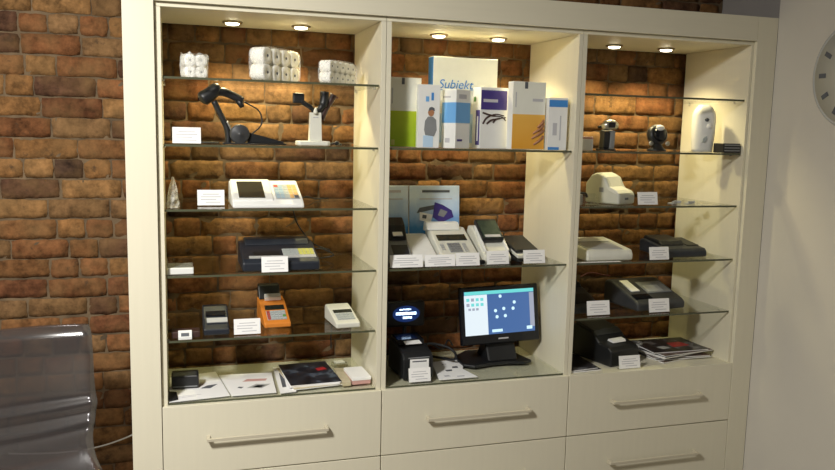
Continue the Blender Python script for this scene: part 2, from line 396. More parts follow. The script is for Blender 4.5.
UN = [(0, .780, -.0205, .799), (.819, 1.5999, .800, 1.618), (1.6375, 2.4322, 1.619, 2.4445)]
names = ['left display unit of pale maple, with paper rolls on its top glass shelf',
         'middle display unit of pale maple holding software boxes, registers and the touch monitor',
         'right display unit of pale maple, beside the wall, holding the tall white dispenser']
for u, (xa, xb, oa, ob) in enumerate(UN):
    un = thing('display_unit', names[u], 'display cabinet', (oa, 0, 0), group='display units of the wall cabinet')
    def Q(o, oa=oa): o.location = (-oa, 0, 0); return o
    Q(MB().box(oa+.0005, xa, 0, .455, .09, 2.0505, 'maple').build('side_panel', un, .0008))
    Q(MB().box(xb, ob-.0005, 0, .455, .09, 2.0505, 'maple').build('side_panel', un, .0008))
    Q(MB().box(oa+.0005, ob-.0005, 0, .455, 2.0512, 2.0665, 'maple_h').build('top_panel', un, .0008))
    Q(MB().box(xa+.0005, xb-.0005, .0005, .455, .617, .637, 'maple_h').build('bottom_panel', un, .0008))
    Q(MB().box(xa+.0005, xb-.0005, .0005, .455, .09, .11, 'maple_h').build('base_panel', un))
    Q(MB().box(xa+.0005, xb-.0005, .435, .45, .1105, .6165, 'maple').build('back_panel', un))
    for z0, z1 in ((.3715, .6375), (.097, .3665)):
        dr = Q(MB().box(oa+.0015, ob-.0015, -.0185, -.001, z0, z1, 'maple').build('drawer', un, .0015))
        hx = (oa+ob)/2 - .225 + (-.03 if u == 0 else .0 if u == 1 else .015); hz = (z0+z1)/2+.006
        h = MB()
        h.box(hx, hx+.45, -.052, -.044, hz-.006, hz+.006, 'handle')
        for q in (hx, hx+.438): h.box(q, q+.012, -.046, -.0187, hz-.008, hz+.008, 'handle')
        ho = h.build('handle', dr, .0015)
    levels = [1, 2, 3, 4, 5] if u != 1 else [2, 4]
    for k in levels:
        z = H[k]
        g = MB(); x0, x1 = xa+.003, xb-.003
        g.box(x0, x1, .0152, .45, z-.004, z+.004, 'glass', front='glass_edge')
        Q(g.build('glass_shelf', un))
        for px in (xa+.0004, xb-.0084):
            for py in (.08, .40):
                Q(MB().tube([(px, py, z-.0075), (px+.008, py, z-.0075)], .003, 'chrome').build('shelf_peg', un))
    if u != 2:
        g = MB(); g.box(xa+.002, xb-.002, .001, .45, .6373, .645, 'glass', front='glass_edge'); Q(g.build('base_glass', un))
    for lx in ((.26, .525), (1.10, 1.368), (1.93, 2.2))[u]:
        y = .285
        X = Matrix.Translation((lx, y, 2.0510))
        rg = MB().lathe([(.037, 0), (.039, -.002), (.037, -.006), (.029, -.0075), (.027, -.004), (.0265, 0)], 'bronze', X, 32).build('downlight', un)
        Q(rg)
        MB().lathe([(.0255, -.0008), (.0258, -.0080), (.023, -.0115), (.013, -.0135), (.0005, -.014)], 'lens', X, 24).build('lamp_lens', rg)
        ld = D.lights.new('cabinet_spot', 'SPOT'); ld.energy = 15; ld.color = (1, .83, .46); ld.spot_size = R(125); ld.spot_blend = .7; ld.shadow_soft_size = .022
        lo = D.objects.new('cabinet_spot', ld); COL.objects.link(lo); lo.location = (lx, y, 2.026)

# ------------------------------------------------------------------ price cards
def price_card(xc, y, lv, label, w=.098, h=.058, rz=0, lift=0.0, back=True, double=False):
    t = thing('price_card', label, 'price card', (xc, y, S[lv]+lift+.0005), rz, 'white price cards standing on the shelves')
    X = slope(0, .002, .011, h)                          # leans back a little
    c = MB(); c.box(-w/2, w/2, 0, h, .0, .0012, 'paper', X)
    for i, (v, a, b) in enumerate(((.72, .2, .8), (.55, .12, .88), (.38, .12, .7), (.2, .3, .85))):
        c.box(-w/2+w*a, -w/2+w*b, h*v-.0014, h*v+.0014, .0012, .0016, 'ink', X)
    c.build('card', t)
    s = MB(); s.box(-w/2, w/2, -.0005, h, -.0022, -.0004, 'clear', X); s.box(-w/2, w/2, .004, .022, 0, .0012, 'clear')
    s.build('clear_stand', t)
    return t
price_card(.081, .055, 2, 'white price card left of the black handheld scanner on the stand')
price_card(.166, .13, 3, 'white price card left of the white cash register')
price_card(.389, .018, 4, 'white price card leaning on the front of the black cash register with yellow keys')
price_card(.289, .045, 5, 'white price card between the black terminal and the orange terminal')
price_card(.905, .03, 4, 'white price card in front of the dark grey handheld terminal', w=.135, h=.05)
price_card(1.045, .031, 4, 'white price card between those of the grey handheld terminal and the white register', w=.128, h=.047)
price_card(1.162, .028, 4, 'white price card in front of the white desk register in the middle unit', w=.102, h=.052)
price_card(1.298, .04, 4, 'white price card in front of the white card terminal with a green-black screen', h=.055)
price_card(1.46, .035, 4, 'white price card at the right end of the middle unit shelf', h=.056)
price_card(.968, .022, 0, 'white price card with a second note behind it, at the black receipt printer', h=.056, w=.092)
price_card(1.993, .045, 3, 'white price card right of the beige label printer', h=.055)
price_card(2.058, .03, 4, 'white price card in front of the left end of the black tray terminal', h=.056)
price_card(1.783, .05, 5, 'white price card in front of the slanted black terminal', h=.062, w=.11)
price_card(2.085, .045, 5, 'white price card in front of the black register with a paper strip', h=.06, w=.104)
price_card(1.93, .012, 'r', 'white price card in front of the black printer in the right unit', h=.056, w=.105)

# ------------------------------------------------------------------ paper roll packs
def roll_pack(xc, y, lv, rz, n, r, ln, rows, label, sag=0.0):
    t = thing('paper_roll_pack', label, 'paper rolls', (xc, y, S[lv]+.001), rz, 'shrink wrapped packs of paper rolls on the top shelf')
    d = 2*r
    for j in range(rows):
        for i in range(n):
            ox = i*d*.985+r; oz = j*d*1.0+r
            X = Matrix.Translation((ox, 0.002, oz)) @ Matrix.Rotation(R(-90), 4, 'X')
            b = MB(); b.lathe([(r*.12, .001), (r*.14, 0), (r*.9, 0), (r*.985, r*.08), (r*.985, ln-r*.08), (r*.9, ln), (r*.2, ln)], 'paper_roll', X, 24)
            b.lathe([(r*.17, -.0004), (r*.17, ln*.9)], 'inkd', X, 12)
            for q in range(len(b.v)):                    # rolls squeeze each other slightly square
                x_, y_, z_ = b.v[q]; dx, dz = x_-ox, z_-oz; rr = math.hypot(dx, dz)
                if rr > r*.5:
                    a = math.atan2(dz, dx); k_ = min(1.08, 1/max(abs(math.cos(a)), abs(math.sin(a))))
                    b.v[q] = (ox+dx*k_, y_, oz+dz*k_)
            b.build('paper_roll', t)
    # shrink film: rounded, slightly lumpy sleeve around the block
    W_, H_ = n*d*.985, rows*d
    f = MB(); nu, nv = 28, 8; e = .003
    outline = []
    for a in range(nu):
        q = 2*math.pi*a/nu; cx = math.copysign(abs(math.cos(q))**.35, math.cos(q)); cz = math.copysign(abs(math.sin(q))**.35, math.sin(q))
        outline.append((W_/2+cx*(W_/2+e), H_/2+cz*(H_/2+e)))
    vs = []; fs = []
    for k in range(nv+1):
        yy = -.002+(ln+.006)*k/nv
        for (ax, az) in outline: vs.append((ax+random.uniform(-.0015, .0015), yy, max(.0, az+random.uniform(-.0015, .0015))))
    for k in range(nv):
        for a in range(nu): fs.append((k*nu+a, k*nu+(a+1) % nu, (k+1)*nu+(a+1) % nu, (k+1)*nu+a))
    f.add(vs, fs, 'film', None, True); f.build('shrink_wrap', t)
    return t
roll_pack(.350, .035, 1, 48, 4, .030, .058, 2, 'large shrink-wrapped double-tier pack of white paper rolls, middle of the top shelf')
roll_pack(.597, .05, 1, 50, 5, .0213, .045, 2, 'medium shrink-wrapped pack of ten narrow white paper rolls, rightmost on the top shelf')
sm = roll_pack(.078, .06, 1, 14, 2, .0205, .05, 2, 'small loosely wrapped crumpled pack of white paper rolls, leftmost on the top shelf')
w_ = MB(); vs = []; fs = []; nn = 18                      # gathered loose film around the small pack
for k in range(7):
    for a in range(nn):
        q = 2*math.pi*a/nn; rr = (.043+.005*k/6+random.uniform(-.004, .004)); 
        vs.append((.041+rr*math.cos(q)*1.05, .026+rr*math.sin(q)*.8, .002+.082*k/6+(random.uniform(-.008, .008) if k == 6 else 0)))
for k in range(6):
    for a in range(nn): fs.append((k*nn+a, k*nn+(a+1) % nn, (k+1)*nn+(a+1) % nn, (k+1)*nn+a))
w_.add(vs, fs, 'film'); w_.build('loose_wrap', sm)

# ------------------------------------------------------------------ left unit, second shelf: scanners
t = thing('scanner_stand', 'black bent-arm scanner stand with a round grey pivot, holding the black handheld scanner', 'scanner stand', (.27, .12, S[2]+.0008))
MB().plan([(-.06, -.03), (.06, -.035), (.175, -.008), (.175, .008), (.06, .035), (-.06, .03)], 0, .006, 'black').build('foot', t, .002)
MB().add([(.03,-.02,.006),(.03,.02,.006),(.165,.008,.006),(.165,-.008,.006),(.03,-.018,.046),(.03,.018,.046),(.165,.006,.012),(.165,-.006,.012)], [(0,1,2,3),(4,7,6,5),(0,3,7,4),(3,2,6,7),(2,1,5,6),(1,0,4,5)], 'black').build('rear_wedge', t, .004)
X = Matrix.Translation((.0, -.024, .038)) @ Matrix.Rotation(R(90), 4, 'X')
MB().lathe([(.034, -.016), (.036, -.010), (.036, .006), (.031, .012), (.010, .013), (.009, .016), (.0005, .017)], 'dgrey', X, 32).build('pivot_disc', t)
MB().tube(smooth_path([(-.04, 0, .004), (-.040, 0, .03), (-.045, 0, .06), (-.068, 0, .11), (-.090, 0, .156)]), [.012]*13+[.011]*12, 'black').build('arm', t)
MB().tube(smooth_path([(-.015, -.012, .032), (-.028, -.008, .05), (-.045, -.004, .085)]), .004, 'chrome').build('steel_rod', t)
t = thing('barcode_scanner', 'black handheld barcode scanner resting on the bent-arm stand', 'barcode scanner', (.19, .12, S[2]+.155))
MB().tube(smooth_path([(-.057, -.004, .002), (-.045, -.003, .012), (-.02, -.0, .030), (.0, 0, .048), (.012, 0, .056)], 4), [.014, .019, .024, .027, .027, .027, .026, .026, .025, .025, .024, .023, .022, .020, .018, .015, .012], 'black', n=16).build('head', t)
MB().tube(smooth_path([(-.002, 0, .036), (.025, 0, .036), (.06, 0, .023), (.095, 0, .006)], 5), [.015, .016, .016, .016, .016, .016, .016, .0155, .015, .015, .015, .015, .015, .015, .014, .012], 'black', n=14).build('handle', t)
MB().tube([(.077, 0, .008), (.088, 0, -.008), (.092, 0, -.018)], [.013, .011, .008], 'black', n=12).build('grip_end', t)
MB().tube(smooth_path([(.1, 0, .002), (.125, .005, -.010), (.155, .01, -.03), (.165, .01, -.065), (.155, .005, -.09), (.125, 0, -.115), (.105, 0, -.128)], 6), .0028, 'black').build('cable', t)
MB().box(-.066, -.063, -.010, .008, -.001, .014, 'blackg', Matrix.Rotation(R(0), 4, 'Y')).build('scan_window', t)
t = thing('cradle_stand', 'white column stand on an oblong foot with a black forked cradle on top', 'scanner stand', (.543, .11, S[2]+.0008))
MB().plan([(-.062, -.028), (-.052, -.036), (.052, -.036), (.064, -.028), (.064, .03), (.052, .038), (-.052, .038), (-.062, .03)], 0, .018, 'offwhite').build('foot', t, .005, 3)
MB().add([(-.014,-.014,.018),(.034,-.014,.018),(.034,.018,.018),(-.014,.018,.018),(-.011,-.012,.125),(.031,-.012,.125),(.031,.014,.125),(-.011,.014,.125)],
         [(0,1,5,4),(1,2,6,5),(2,3,7,6),(3,0,4,7),(0,3,2,1),(4,5,6,7)], 'offwhite').box(.0, .02, -.0145, -.012, .105, .109, 'ink').build('column', t, .003)
MB().tube(smooth_path([(.006, 0, .128), (-.010, -.002, .145), (-.028, -.004, .155), (-.045, -.006, .168)]), .009, 'black').build('cradle_arm', t)
MB().box(-.076, -.034, -.014, .006, .158, .196, 'black').build('square_pad', t, .004)
MB().tube(smooth_path([(.008, 0, .128), (.028, 0, .140), (.042, 0, .165), (.045, 0, .205)]), [.012]*10+[.017]*9, 'black').build('cradle_arm', t)
MB().tube(smooth_path([(.035, .014, .10), (.050, .012, .14), (.072, .010, .175), (.082, .01, .195)]), .0135, 'brownish').build('strap', t)
MB().tube([(.076, .009, .184), (.100, .009, .184)], .003, 'darkred').build('red_tag', t)
MB().lathe([(.008, .120), (.008, .128), (.005, .138), (.001, .144)], 'offwhite', Matrix.Translation((.008, -.016, 0)), 16).build('white_tip', t)
tag(MB().tube(smooth_path([(.612, .12, S[2]+.007), (.635, .12, S[2]+.012), (.66, .14, S[2]+.006)]), [.004]*6+[.009]*3+[.005]*4, 'black').build('cable_plug'), 'short black cable plug lying right of the white column stand', 'cable')
tag(MB().tube(smooth_path([(.11, .21, S[2]+.004), (.16, .20, S[2]+.004), (.2, .21, S[2]+.004)]), .0035, 'black').build('scanner_lead'), 'black lead lying behind the price card on the scanner shelf', 'cable')

# ------------------------------------------------------------------ left unit, third shelf
def crumple(cx, cy, cz, rx, ry, h, m, seed):
    rd = random.Random(seed); b = MB(); vs = []; fs = []; n = 14; K = 8
    for k in range(K):
        s = (1-(k/(K-1))**1.6*.85)
        for a in range(n):
            q = 2*math.pi*a/n; j = rd.uniform(.78, 1.12)
            vs.append((cx+rx*s*j*math.cos(q), cy+ry*s*j*math.sin(q), cz+h*k/(K-1)))
    for k in range(K-1):
        for a in range(n): fs.append((k*n+a, k*n+(a+1) % n, (k+1)*n+(a+1) % n, (k+1)*n+a))
    fs.append(tuple(range(n))[::-1]); fs.append(tuple(range((K-1)*n, K*n)))
    return b.add(vs, fs, m)
tag(crumple(.031, .09, S[3]+.001, .024, .05, .11, 'film', 5).build('plastic_bag'), 'crumpled translucent plastic bag at the left end of the shelf with the white cash register', 'plastic bag')

t = thing('cash_register', 'wide white cash register with a black screen and blue and orange keys', 'cash register', (.368, .018, S[3]+.001))
MB().prism([(0, 0), (0, .014), (.028, .03), (.20, .088), (.225, .088), (.24, .07), (.24, 0)], -.130, .130, 'white').build('body', t, .005, 3)
MB().prism([(.02, 0.031), (.195, .0935), (.215, .0935), (.215, .06), (.02, .02)], -.126, .02, 'white').build('raised_panel', t, .003)
X = slope(.02, .0315, .195, .094)
MB().box(-.105, -.010, .014, .162, 0, .0015, 'lcd', X).build('screen', t)
kp = MB().box(.030, .118, .010, .142, .001, .0035, 'lgrey', slope(.02, .0275, .195, .0868)).build('keypad', t)
X = slope(.02, .0275, .195, .0868)
for i in range(5):
    for j in range(5):
        m = ('key_b', 'key_b', 'key_g', 'key_o', 'key_o')[i]
        if j == 0 and i == 4: m = 'inkd'
        if j == 4 and i == 0: m = 'key_r'
        MB().box(.0330+i*.0170, .0470+i*.0170, .014+j*.0255, .036+j*.0255, .0035, .0055, m, X).build('key', kp)
tag(MB().tube(smooth_path([(.51, .26, S[3]+.004), (.55, .30, S[3]+.02), (.60, .36, S[3]+.006), (.66, .40, S[3]+.004)]), .003, 'black').build('power_cable'), 'black power cable trailing right of the wide white cash register', 'cable')

# ------------------------------------------------------------------ left unit, fourth shelf
t = thing('flat_box', 'flat light grey box at the left end of the shelf with the black cash register', 'box', (.052, .035, S[4]+.0008))
MB().box(-.048, .046, 0, .12, 0, .024, 'white').build('tray', t, .003)
MB().box(-.047, .045, .004, .118, .0245, .042, 'clear').build('clear_lid', t, .002)

t = thing('cash_register', 'black cash register with a silver strip and yellow-green keys', 'cash register', (.418, .045, S[4]+.001))
t.scale = (1, 1, .9)
MB().prism([(.0, 0), (.0, .035), (.02, .05), (.17, .095), (.215, .10), (.23, .085), (.23, 0)], -.145, .145, 'navy').build('body', t, .007, 3)
MB().prism([(.14, .088), (.16, .112), (.20, .118), (.215, .10)], -.125, .125, 'navy').build('printer_hood', t, .005)
X = slope(.02, .0503, .17, .0953)
MB().box(-.118, .135, .002, .022, 0, .003, 'lgrey', X).build('silver_strip', t)
kp = MB().box(-.1, .0, .025, .06, 0, .003, 'black', X).build('screen', t)
kp = MB().box(.012, .135, .024, .085, 0, .002, 'lgrey', X).build('keypad', t)
for i in range(8):
    for j in range(3):
        MB().box(.014+i*.0149, .0265+i*.0149, .028+j*.019, .044+j*.019, .002, .0045, 'key_g' if i < 4 else 'key_y', X).build('key', kp)
tag(MB().tube(smooth_path([(.50, .33, S[4]+.21), (.52, .36, S[4]+.15), (.56, .38, S[4]+.09), (.60, .38, S[4]+.05), (.66, .35, S[4]+.03)]), .003, 'black').build('hanging_cable'), 'black cable hanging behind the black cash register with yellow keys', 'cable')
tag(MB().tube(smooth_path([(.57, .20, S[4]+.06), (.61, .25, S[4]+.05), (.66, .27, S[4]+.02), (.60, .30, S[4]+.004), (.55, .32, S[4]+.004)]), .0028, 'black').build('looped_cable'), 'thin black looped cable right of the black cash register with yellow keys', 'cable')

# ------------------------------------------------------------------ left unit, fifth shelf
t = thing('usb_reader', 'tiny white reader on a dark brown block at the left end of its shelf', 'card reader', (.062, .03, S[5]+.0008))
MB().box(-.045, .055, .012, .07, 0, .024, 'brownish').build('block', t, .003)
MB().prism([(-.012, 0), (-.012, .010), (.010, .03), (.012, .03), (.012, 0)], -.022, .026, 'white').box(-.012, .016, .0, .001, 0, .001, 'ink').build('reader', t, .003)
MB().box(-.012, .016, -.0, .014, .0, .0015, 'inkd', slope(-.010, .012, .010, .0305)).build('slot', t)

t = thing('payment_terminal', 'small black terminal with one row of silver keys, left of its price card', 'payment terminal', (.178, .06, S[5]+.001))
MB().prism([(0, 0), (0, .022), (.05, .045), (.115, .085), (.15, .085), (.16, .07), (.16, 0)], -.047, .047, 'navy').build('body', t, .005, 3)
X = slope(0, .0225, .115, .0855)
MB().box(-.034, .042, .035, .060, 0, .004, 'lgrey', X).build('silver_keys', t)
MB().box(-.036, .036, .075, .10, 0, .003, 'blackg', X).build('screen', t)
for i in range(6): pass

def small_register(label, loc, m, rz, w, prof, top, scr, keys, extra=None):
    t = thing('portable_register', label, 'cash register', loc, rz)
    MB().prism(prof, -w/2, w/2, m).build('body', t, .005, 3)
    X = slope(*top)
    MB().box(*scr, 0, .002, 'lcd', X).build('screen', t)
    kx0, kx1, ky0, ky1, nx, ny, kf = keys
    kp = MB().box(kx0, kx1, ky0, ky1, 0, .0015, 'lgrey', X).build('keypad', t)
    dx, dy = (kx1-kx0)/nx, (ky1-ky0)/ny
    for i in range(nx):
        for j in range(ny):
            MB().box(kx0+dx*(i+.12), kx0+dx*(i+.88), ky0+dy*(j+.12), ky0+dy*(j+.88), .0015, .004, kf(i, j), X).build('key', kp)
    return t, X
t, X = small_register('bright orange portable register with black printer lid and paper sticking out', (.413, .125, S[5]+.001), 'orange', 3, .104,
    [(0, 0), (0, .018), (.13, .080), (.19, .088), (.19, 0)], (0, .0185, .13, .0805), (-.036, .04, .084, .112), (-.036, .04, .020, .076, 5, 4, lambda i, j: 'key_r' if i == 0 else 'key_gn' if (i == 4 and j == 1) else 'key_g'))
MB().prism([(.145, .084), (.17, .138), (.195, .142), (.195, .086)], -.05, .036, 'black').build('printer_lid', t, .004)
MB().box(-.030, .034, .140, .165, .004, .020, 'paper', X).build('paper_strip', t)
t, X = small_register('small off-white portable register at the right end of the shelf with the orange one', (.68, .06, S[5]+.001), 'offwhite', 4, .098,
    [(0, 0), (0, .020), (.12, .052), (.175, .062), (.185, .055), (.185, 0)], (0, .0205, .12, .0525), (-.036, .04, .088, .112), (-.034, .038, .028, .080, 5, 3, lambda i, j: 'key_g'))
tag(MB().tube(smooth_path([(.70, .30, S[5]+.03), (.705, .40, S[5]+.012), (.70, .460, S[5]+.006), (.70, .463, S[5]-.05), (.69, .463, S[5]-.12), (.69, .462, S[5]-.19)]), .003, 'black').build('drop_cable'), 'black cable dropping behind the small off-white portable register', 'cable')

# ------------------------------------------------------------------ cabinet floor, left unit
def sheet(name, label, cat, pts, z, m, th=.0012, marks=(), group=None):
    b = MB(); b.plan(pts, z, z+th, m)
    for mp, mm in marks: b.plan(mp, z+th, z+th+.0003, mm)
    return tag(b.build(name), label, cat, group)
z0 = S[0]+.0006
sheet('brochure', 'white brochure lying at the left end of the cabinet floor under the black pouch', 'brochure',
      [(.004, .006), (.222, .03), (.185, .34), (.006, .30)], z0, 'paper', .003, [([(.118, .135), (.155, .13), (.185, .175), (.145, .165)], 'inkd'), ([(.03, .04), (.10, .05), (.099, .053), (.03, .043)], 'ink'), ([(.03, .055), (.12, .065), (.119, .068), (.03, .058)], 'ink')])
sheet('brochure', 'white brochure with small pictures lying left of the black magazine', 'brochure',
      [(.228, .025), (.395, .027), (.405, .275), (.195, .29)], z0, 'paper', .003, [([(.29, .10), (.345, .085), (.385, .13), (.33, .14)], 'lgrey'), ([(.31, .105), (.34, .095), (.365, .115), (.335, .125)], 'inkd'), ([(.255, .11), (.27, .10), (.28, .115), (.262, .122)], 'inkd'), ([(.28, .18), (.37, .175), (.38, .20), (.30, .21)], 'pink')])
tag(MB().plan([(.003, .004), (.035, .02), (.03, .10), (.003, .11)], z0+.0045, z0+.009, 'black').build('black_card'), 'small black card at the front left corner of the cabinet floor', 'card')
t = thing('black_pouch', 'black pouch standing on the white brochure at the left end of the cabinet floor', 'pouch', (.062, .14, S[0]+.0046), -3)
MB().prism([(0, 0), (-.002, .05), (.02, .062), (.05, .06), (.058, .0)], -.05, .05, 'black').build('body', t, .006, 3)
MB().box(-.046, .046, -.004, -.0005, .008, .012, 'grey').build('front_trim', t, .001)

def mag_stack(name, cx, cy, z, w, d, rz, n, covers, labels, group, dx=.004, th=.005):
    for i in range(n):
        t = thing(name, labels[i], 'magazine', (cx+random.uniform(-dx, dx), cy+random.uniform(-dx, dx), z+i*(th+.0006)), rz+random.uniform(-5, 5)*(dx/.004), group)
        b = MB(); b.box(-w/2, w/2, -d/2, d/2, 0, th-.001, 'paper'); b.build('pages', t)
        c = MB(); c.box(-w/2-.001, w/2+.001, -d/2-.001, d/2+.001, th-.001, th, covers[i % len(covers)]); c.build('cover', t)
t = None
sheet('leaflet', 'white leaflet with a dark stripe under the left edge of the black magazine', 'brochure', [(.408, .012), (.47, .02), (.475, .34), (.42, .35)], z0, 'paper', .002, [([(.425, .08), (.44, .08), (.455, .31), (.437, .31)], 'inkd')])
mag_stack('magazine', .545, .185, z0+.0025, .20, .28, 2, 3, ['tan', 'paper', 'magcover'],
          ['pale magazine at the bottom of the stack in the left unit', 'white magazine directly under the black covered one in the left unit', 'black covered magazine on top of the stack in the left unit'], 'magazines stacked in the left unit')
tag(MB().plan([(.585, .20), (.625, .215), (.615, .25), (.58, .235)], z0+.0205, z0+.0208, 'red').build('red_sticker'), 'red sticker on the black covered magazine in the left unit', 'sticker')
sheet('leaflet', 'tan patterned leaflet between the black magazine and the pink box', 'brochure', [(.655, .04), (.69, .045), (.71, .24), (.662, .25)], z0, 'tan', .012)
t = thing('card_box', 'small box with a white lid and pink sides, on the left unit floor', 'box', (.735, .05, S[0]+.0006), 2)
MB().box(-.038, .036, 0, .14, 0, .016, 'pink').build('box_base', t, .002)
MB().box(-.040, .038, -.002, .142, .0165, .03, 'paper').build('lid', t, .002)
t = thing('clear_case', 'small clear plastic case behind the pink sided box', 'case', (.70, .28, S[0]+.0006), 10)
MB().box(-.03, .03, 0, .05, 0, .018, 'clear').build('case_body', t, .003)
MB().box(-.022, .02, .008, .04, .0185, .024, 'offwhite').build('insert', t, .002)

# ------------------------------------------------------------------ middle unit, software boxes
def carton(label, x, y, z, w, d, h, rz, front, deco=None, side=None, rx=0):
    t = thing('software_box', label, 'box', (x, y, z), rz, 'software boxes on the upper shelf of the middle unit')
    t.rotation_euler.x = R(rx)
    b = MB(); vs = [(0,0,0),(w,0,0),(w,d,0),(0,d,0),(0,0,h),(w,0,h),(w,d,h),(0,d,h)]
    b.add(vs, [(0,3,2,1),(4,5,6,7),(2,3,7,6),(1,2,6,5)], front); b.add(vs, [(0,1,5,4)], front); b.add(vs, [(3,0,4,7)], side or front)
    b.build('carton', t, .0008, 1)
    return t
def pr_(t, name, x0, x1, z0, z1, m, e=.0006):            # printed panel on the front face
    return MB().box(x0, x1, -e-.0004, -.0003, z0, z1, m).build(name, t)
def ps_(t, name, y0, y1, z0, z1, m, e=.0006):            # printed panel on the left side face
    return MB().box(-e-.0004, -.0003, y0, y1, z0, z1, m).build(name, t)
zs = S[2]+.0006
t = carton('white and lime green software box with a black tab, leftmost of the boxes', .842, .11, zs, .135, .045, .272, 4, 'cream')
pr_(t, 'green_panel', .001, .134, .002, .142, 'lime'); pr_(t, 'black_tab', .052, .064, .245, .271, 'inkd'); pr_(t, 'side_lettering', .012, .016, .17, .23, 'ink')
pr_(t, 'highlight_patch', .012, .026, .008, .03, 'key_y', .0012)
t = carton('white software box printed with a small figure in dark clothes', .952, .075, zs, .088, .03, .246, -3, 'carton')
pr_(t, 'blue_disc', .022, .062, .003, .048, 'paleblue'); pr_(t, 'blue_swirl', .03, .043, .18, .20, 'lblue'); pr_(t, 'blue_swirl', .052, .062, .185, .215, 'blue')
f = MB(); f.face([(.030, .05), (.066, .045), (.076, .07), (.073, .11), (.06, .122), (.04, .122), (.028, .105), (.025, .07)], -.0014, -.0004, 'grey')
f.face([(.052+.013*math.cos(k*.785), .138+.016*math.sin(k*.785)) for k in range(8)], -.0014, -.0004, 'skin')
f.face([(.040, .142), (.045, .157), (.055, .16), (.065, .155), (.067, .143), (.055, .149)], -.0018, -.0014, 'inkd'); f.build('printed_figure', t)
t = carton('white software box with a broad blue band wrapping round its corner', 1.098, .045, zs, .085, .075, .231, 28, 'carton')
for nm, fn, a, b in (('band', pr_, 0, .084), ('band', ps_, 0, .074)):
    fn(t, 'blue_band', a, b, .10, .18, 'lblue')
pr_(t, 'grey_title', .015, .06, .195, .212, 'ink'); ps_(t, 'grey_title', .03, .07, .198, .205, 'ink'); pr_(t, 'purple_mark', .01, .04, .028, .036, 'purple'); ps_(t, 'emblem', .03, .055, .022, .04, 'ink')
t = carton('largest software box, cream white with a blue left side and Subiekt lettering, at the back', 1.063, .235, zs, .29, .06, .372, 2, 'cream', side='blue')
text_mesh('Subiekt', .052, 'blue', t, Matrix.Translation((.022, -.0012, .244)) @ UP, shear=.25)
f = MB(); f.tube(smooth_path([(.02, -.0008, .239), (.07, -.0008, .235), (.13, -.0008, .236), (.185, -.0008, .242)]), .0016, 'blue', n=6); f.build('underline_stroke', t)
pr_(t, 'lower_print', .02, .27, .02, .14, 'paleblue')
t = carton('white and purple software box with a dark swirling drawing', 1.228, .112, zs, .13, .065, .248, 8, 'carton')
pr_(t, 'purple_block', .002, .124, .158, .236, 'purple'); ps_(t, 'purple_stripe', .004, .036, .014, .155, 'purple')
pr_(t, 'lilac_title', .012, .08, .188, .20, 'ink', .001); ps_(t, 'white_title', .015, .024, .03, .13, 'paper', .0014); ps_(t, 'green_mark', .04, .055, .19, .21, 'key_gn'); 
f = MB()
for a in ([(.01, .145), (.05, .135), (.10, .13), (.12, .115)], [(.012, .10), (.03, .125), (.07, .14), (.11, .135)], [(.03, .10), (.05, .115), (.09, .125)], [(.06, .105), (.075, .12), (.12, .128)]):
    f.tube(smooth_path([(x, -.0008, z) for x, z in a]), [.004]*9+[.0025]*(len(smooth_path([(x, 0, z) for x, z in a]))-9), 'brownish', n=6)
f.build('swirl_drawing', t)
t = carton('white and amber software box with a black tab and a printed hand', 1.347, .062, zs, .150, .045, .273, 3, 'cream', side='carton')
pr_(t, 'amber_panel', .001, .149, .002, .142, 'amber'); pr_(t, 'black_tab', .052, .066, .245, .272, 'inkd'); pr_(t, 'title', .09, .138, .195, .206, 'ink'); pr_(t, 'side_lettering', .012, .016, .17, .23, 'ink')
f = MB()
for a, b in (((.149, .12), (.115, .09)), ((.149, .10), (.095, .065)), ((.149, .08), (.09, .045)), ((.149, .055), (.10, .02))):
    f.tube([(a[0]-.004, -.0008, a[1]), ((a[0]+b[0])/2, -.0008, (a[1]+b[1])/2-.002), (b[0], -.0008, b[1])], [.007, .006, .004], 'skin', n=6)
f.build('printed_hand', t)
t = carton('narrow white software box with a blue top band, rightmost of the boxes', 1.500, .045, zs, .082, .06, .212, -6, 'carton')
pr_(t, 'blue_band', .002, .081, .175, .203, 'blue'); pr_(t, 'blue_foot', .002, .05, .0, .012, 'blue'); pr_(t, 'grey_emblem', .02, .038, .06, .11, 'ink')
pr_(t, 'side_lines', .05, .055, .04, .14, 'ink')

# ------------------------------------------------------------------ middle unit, middle shelf
zm = S[4]+.0006
def sky_card(label, x0, x1, y, h, marks):
    t = thing('display_carton', label, 'box', (x0, y, zm+.0028), 0, 'sky blue cartons behind the registers'); t.rotation_euler.x = R(-4)
    b = MB(); w = x1-x0; b.box(0, w, 0, .035, 0, h, 'carton', front='skyprint'); b.build('carton', t, .001, 1)
    for m in marks(w, h): m.build('printed_device', t)
    pr_(t, 'title', w*.25, w*.8, h*.9, h*.935, 'inkd' if w > .2 else 'ink'); pr_(t, 'subtitle', w*.2, w*.85, h*.80, h*.815, 'ink')
    return t
def mk1(w, h): return []
def mk2(w, h):
    a = MB().face([(w*.14, h*.60), (w*.5, h*.66), (w*.5, h*.72), (w*.2, h*.68)], -.0014, -.0004, 'inkd').face([(w*.2, h*.50), (w*.42, h*.46), (w*.46, h*.58), (w*.2, h*.62)], -.0016, -.0004, 'paper').face([(w*.25,h*.53),(w*.33,h*.52),(w*.34,h*.57),(w*.26,h*.58)], -.002, -.0016, 'inkd')
    b = MB().face([(w*.46, h*.54), (w*.62, h*.46), (w*.88, h*.54), (w*.84, h*.64), (w*.66, h*.72), (w*.50, h*.76)], -.0018, -.0004, 'purple').face([(w*.56, h*.57), (w*.68, h*.54), (w*.76, h*.62), (w*.62, h*.66)], -.0022, -.0018, 'grey')
    return [a, b]
sky_card('sky blue printed carton half hidden behind the dark grey handheld terminal', .835, 1.0, .33, .30, mk1)
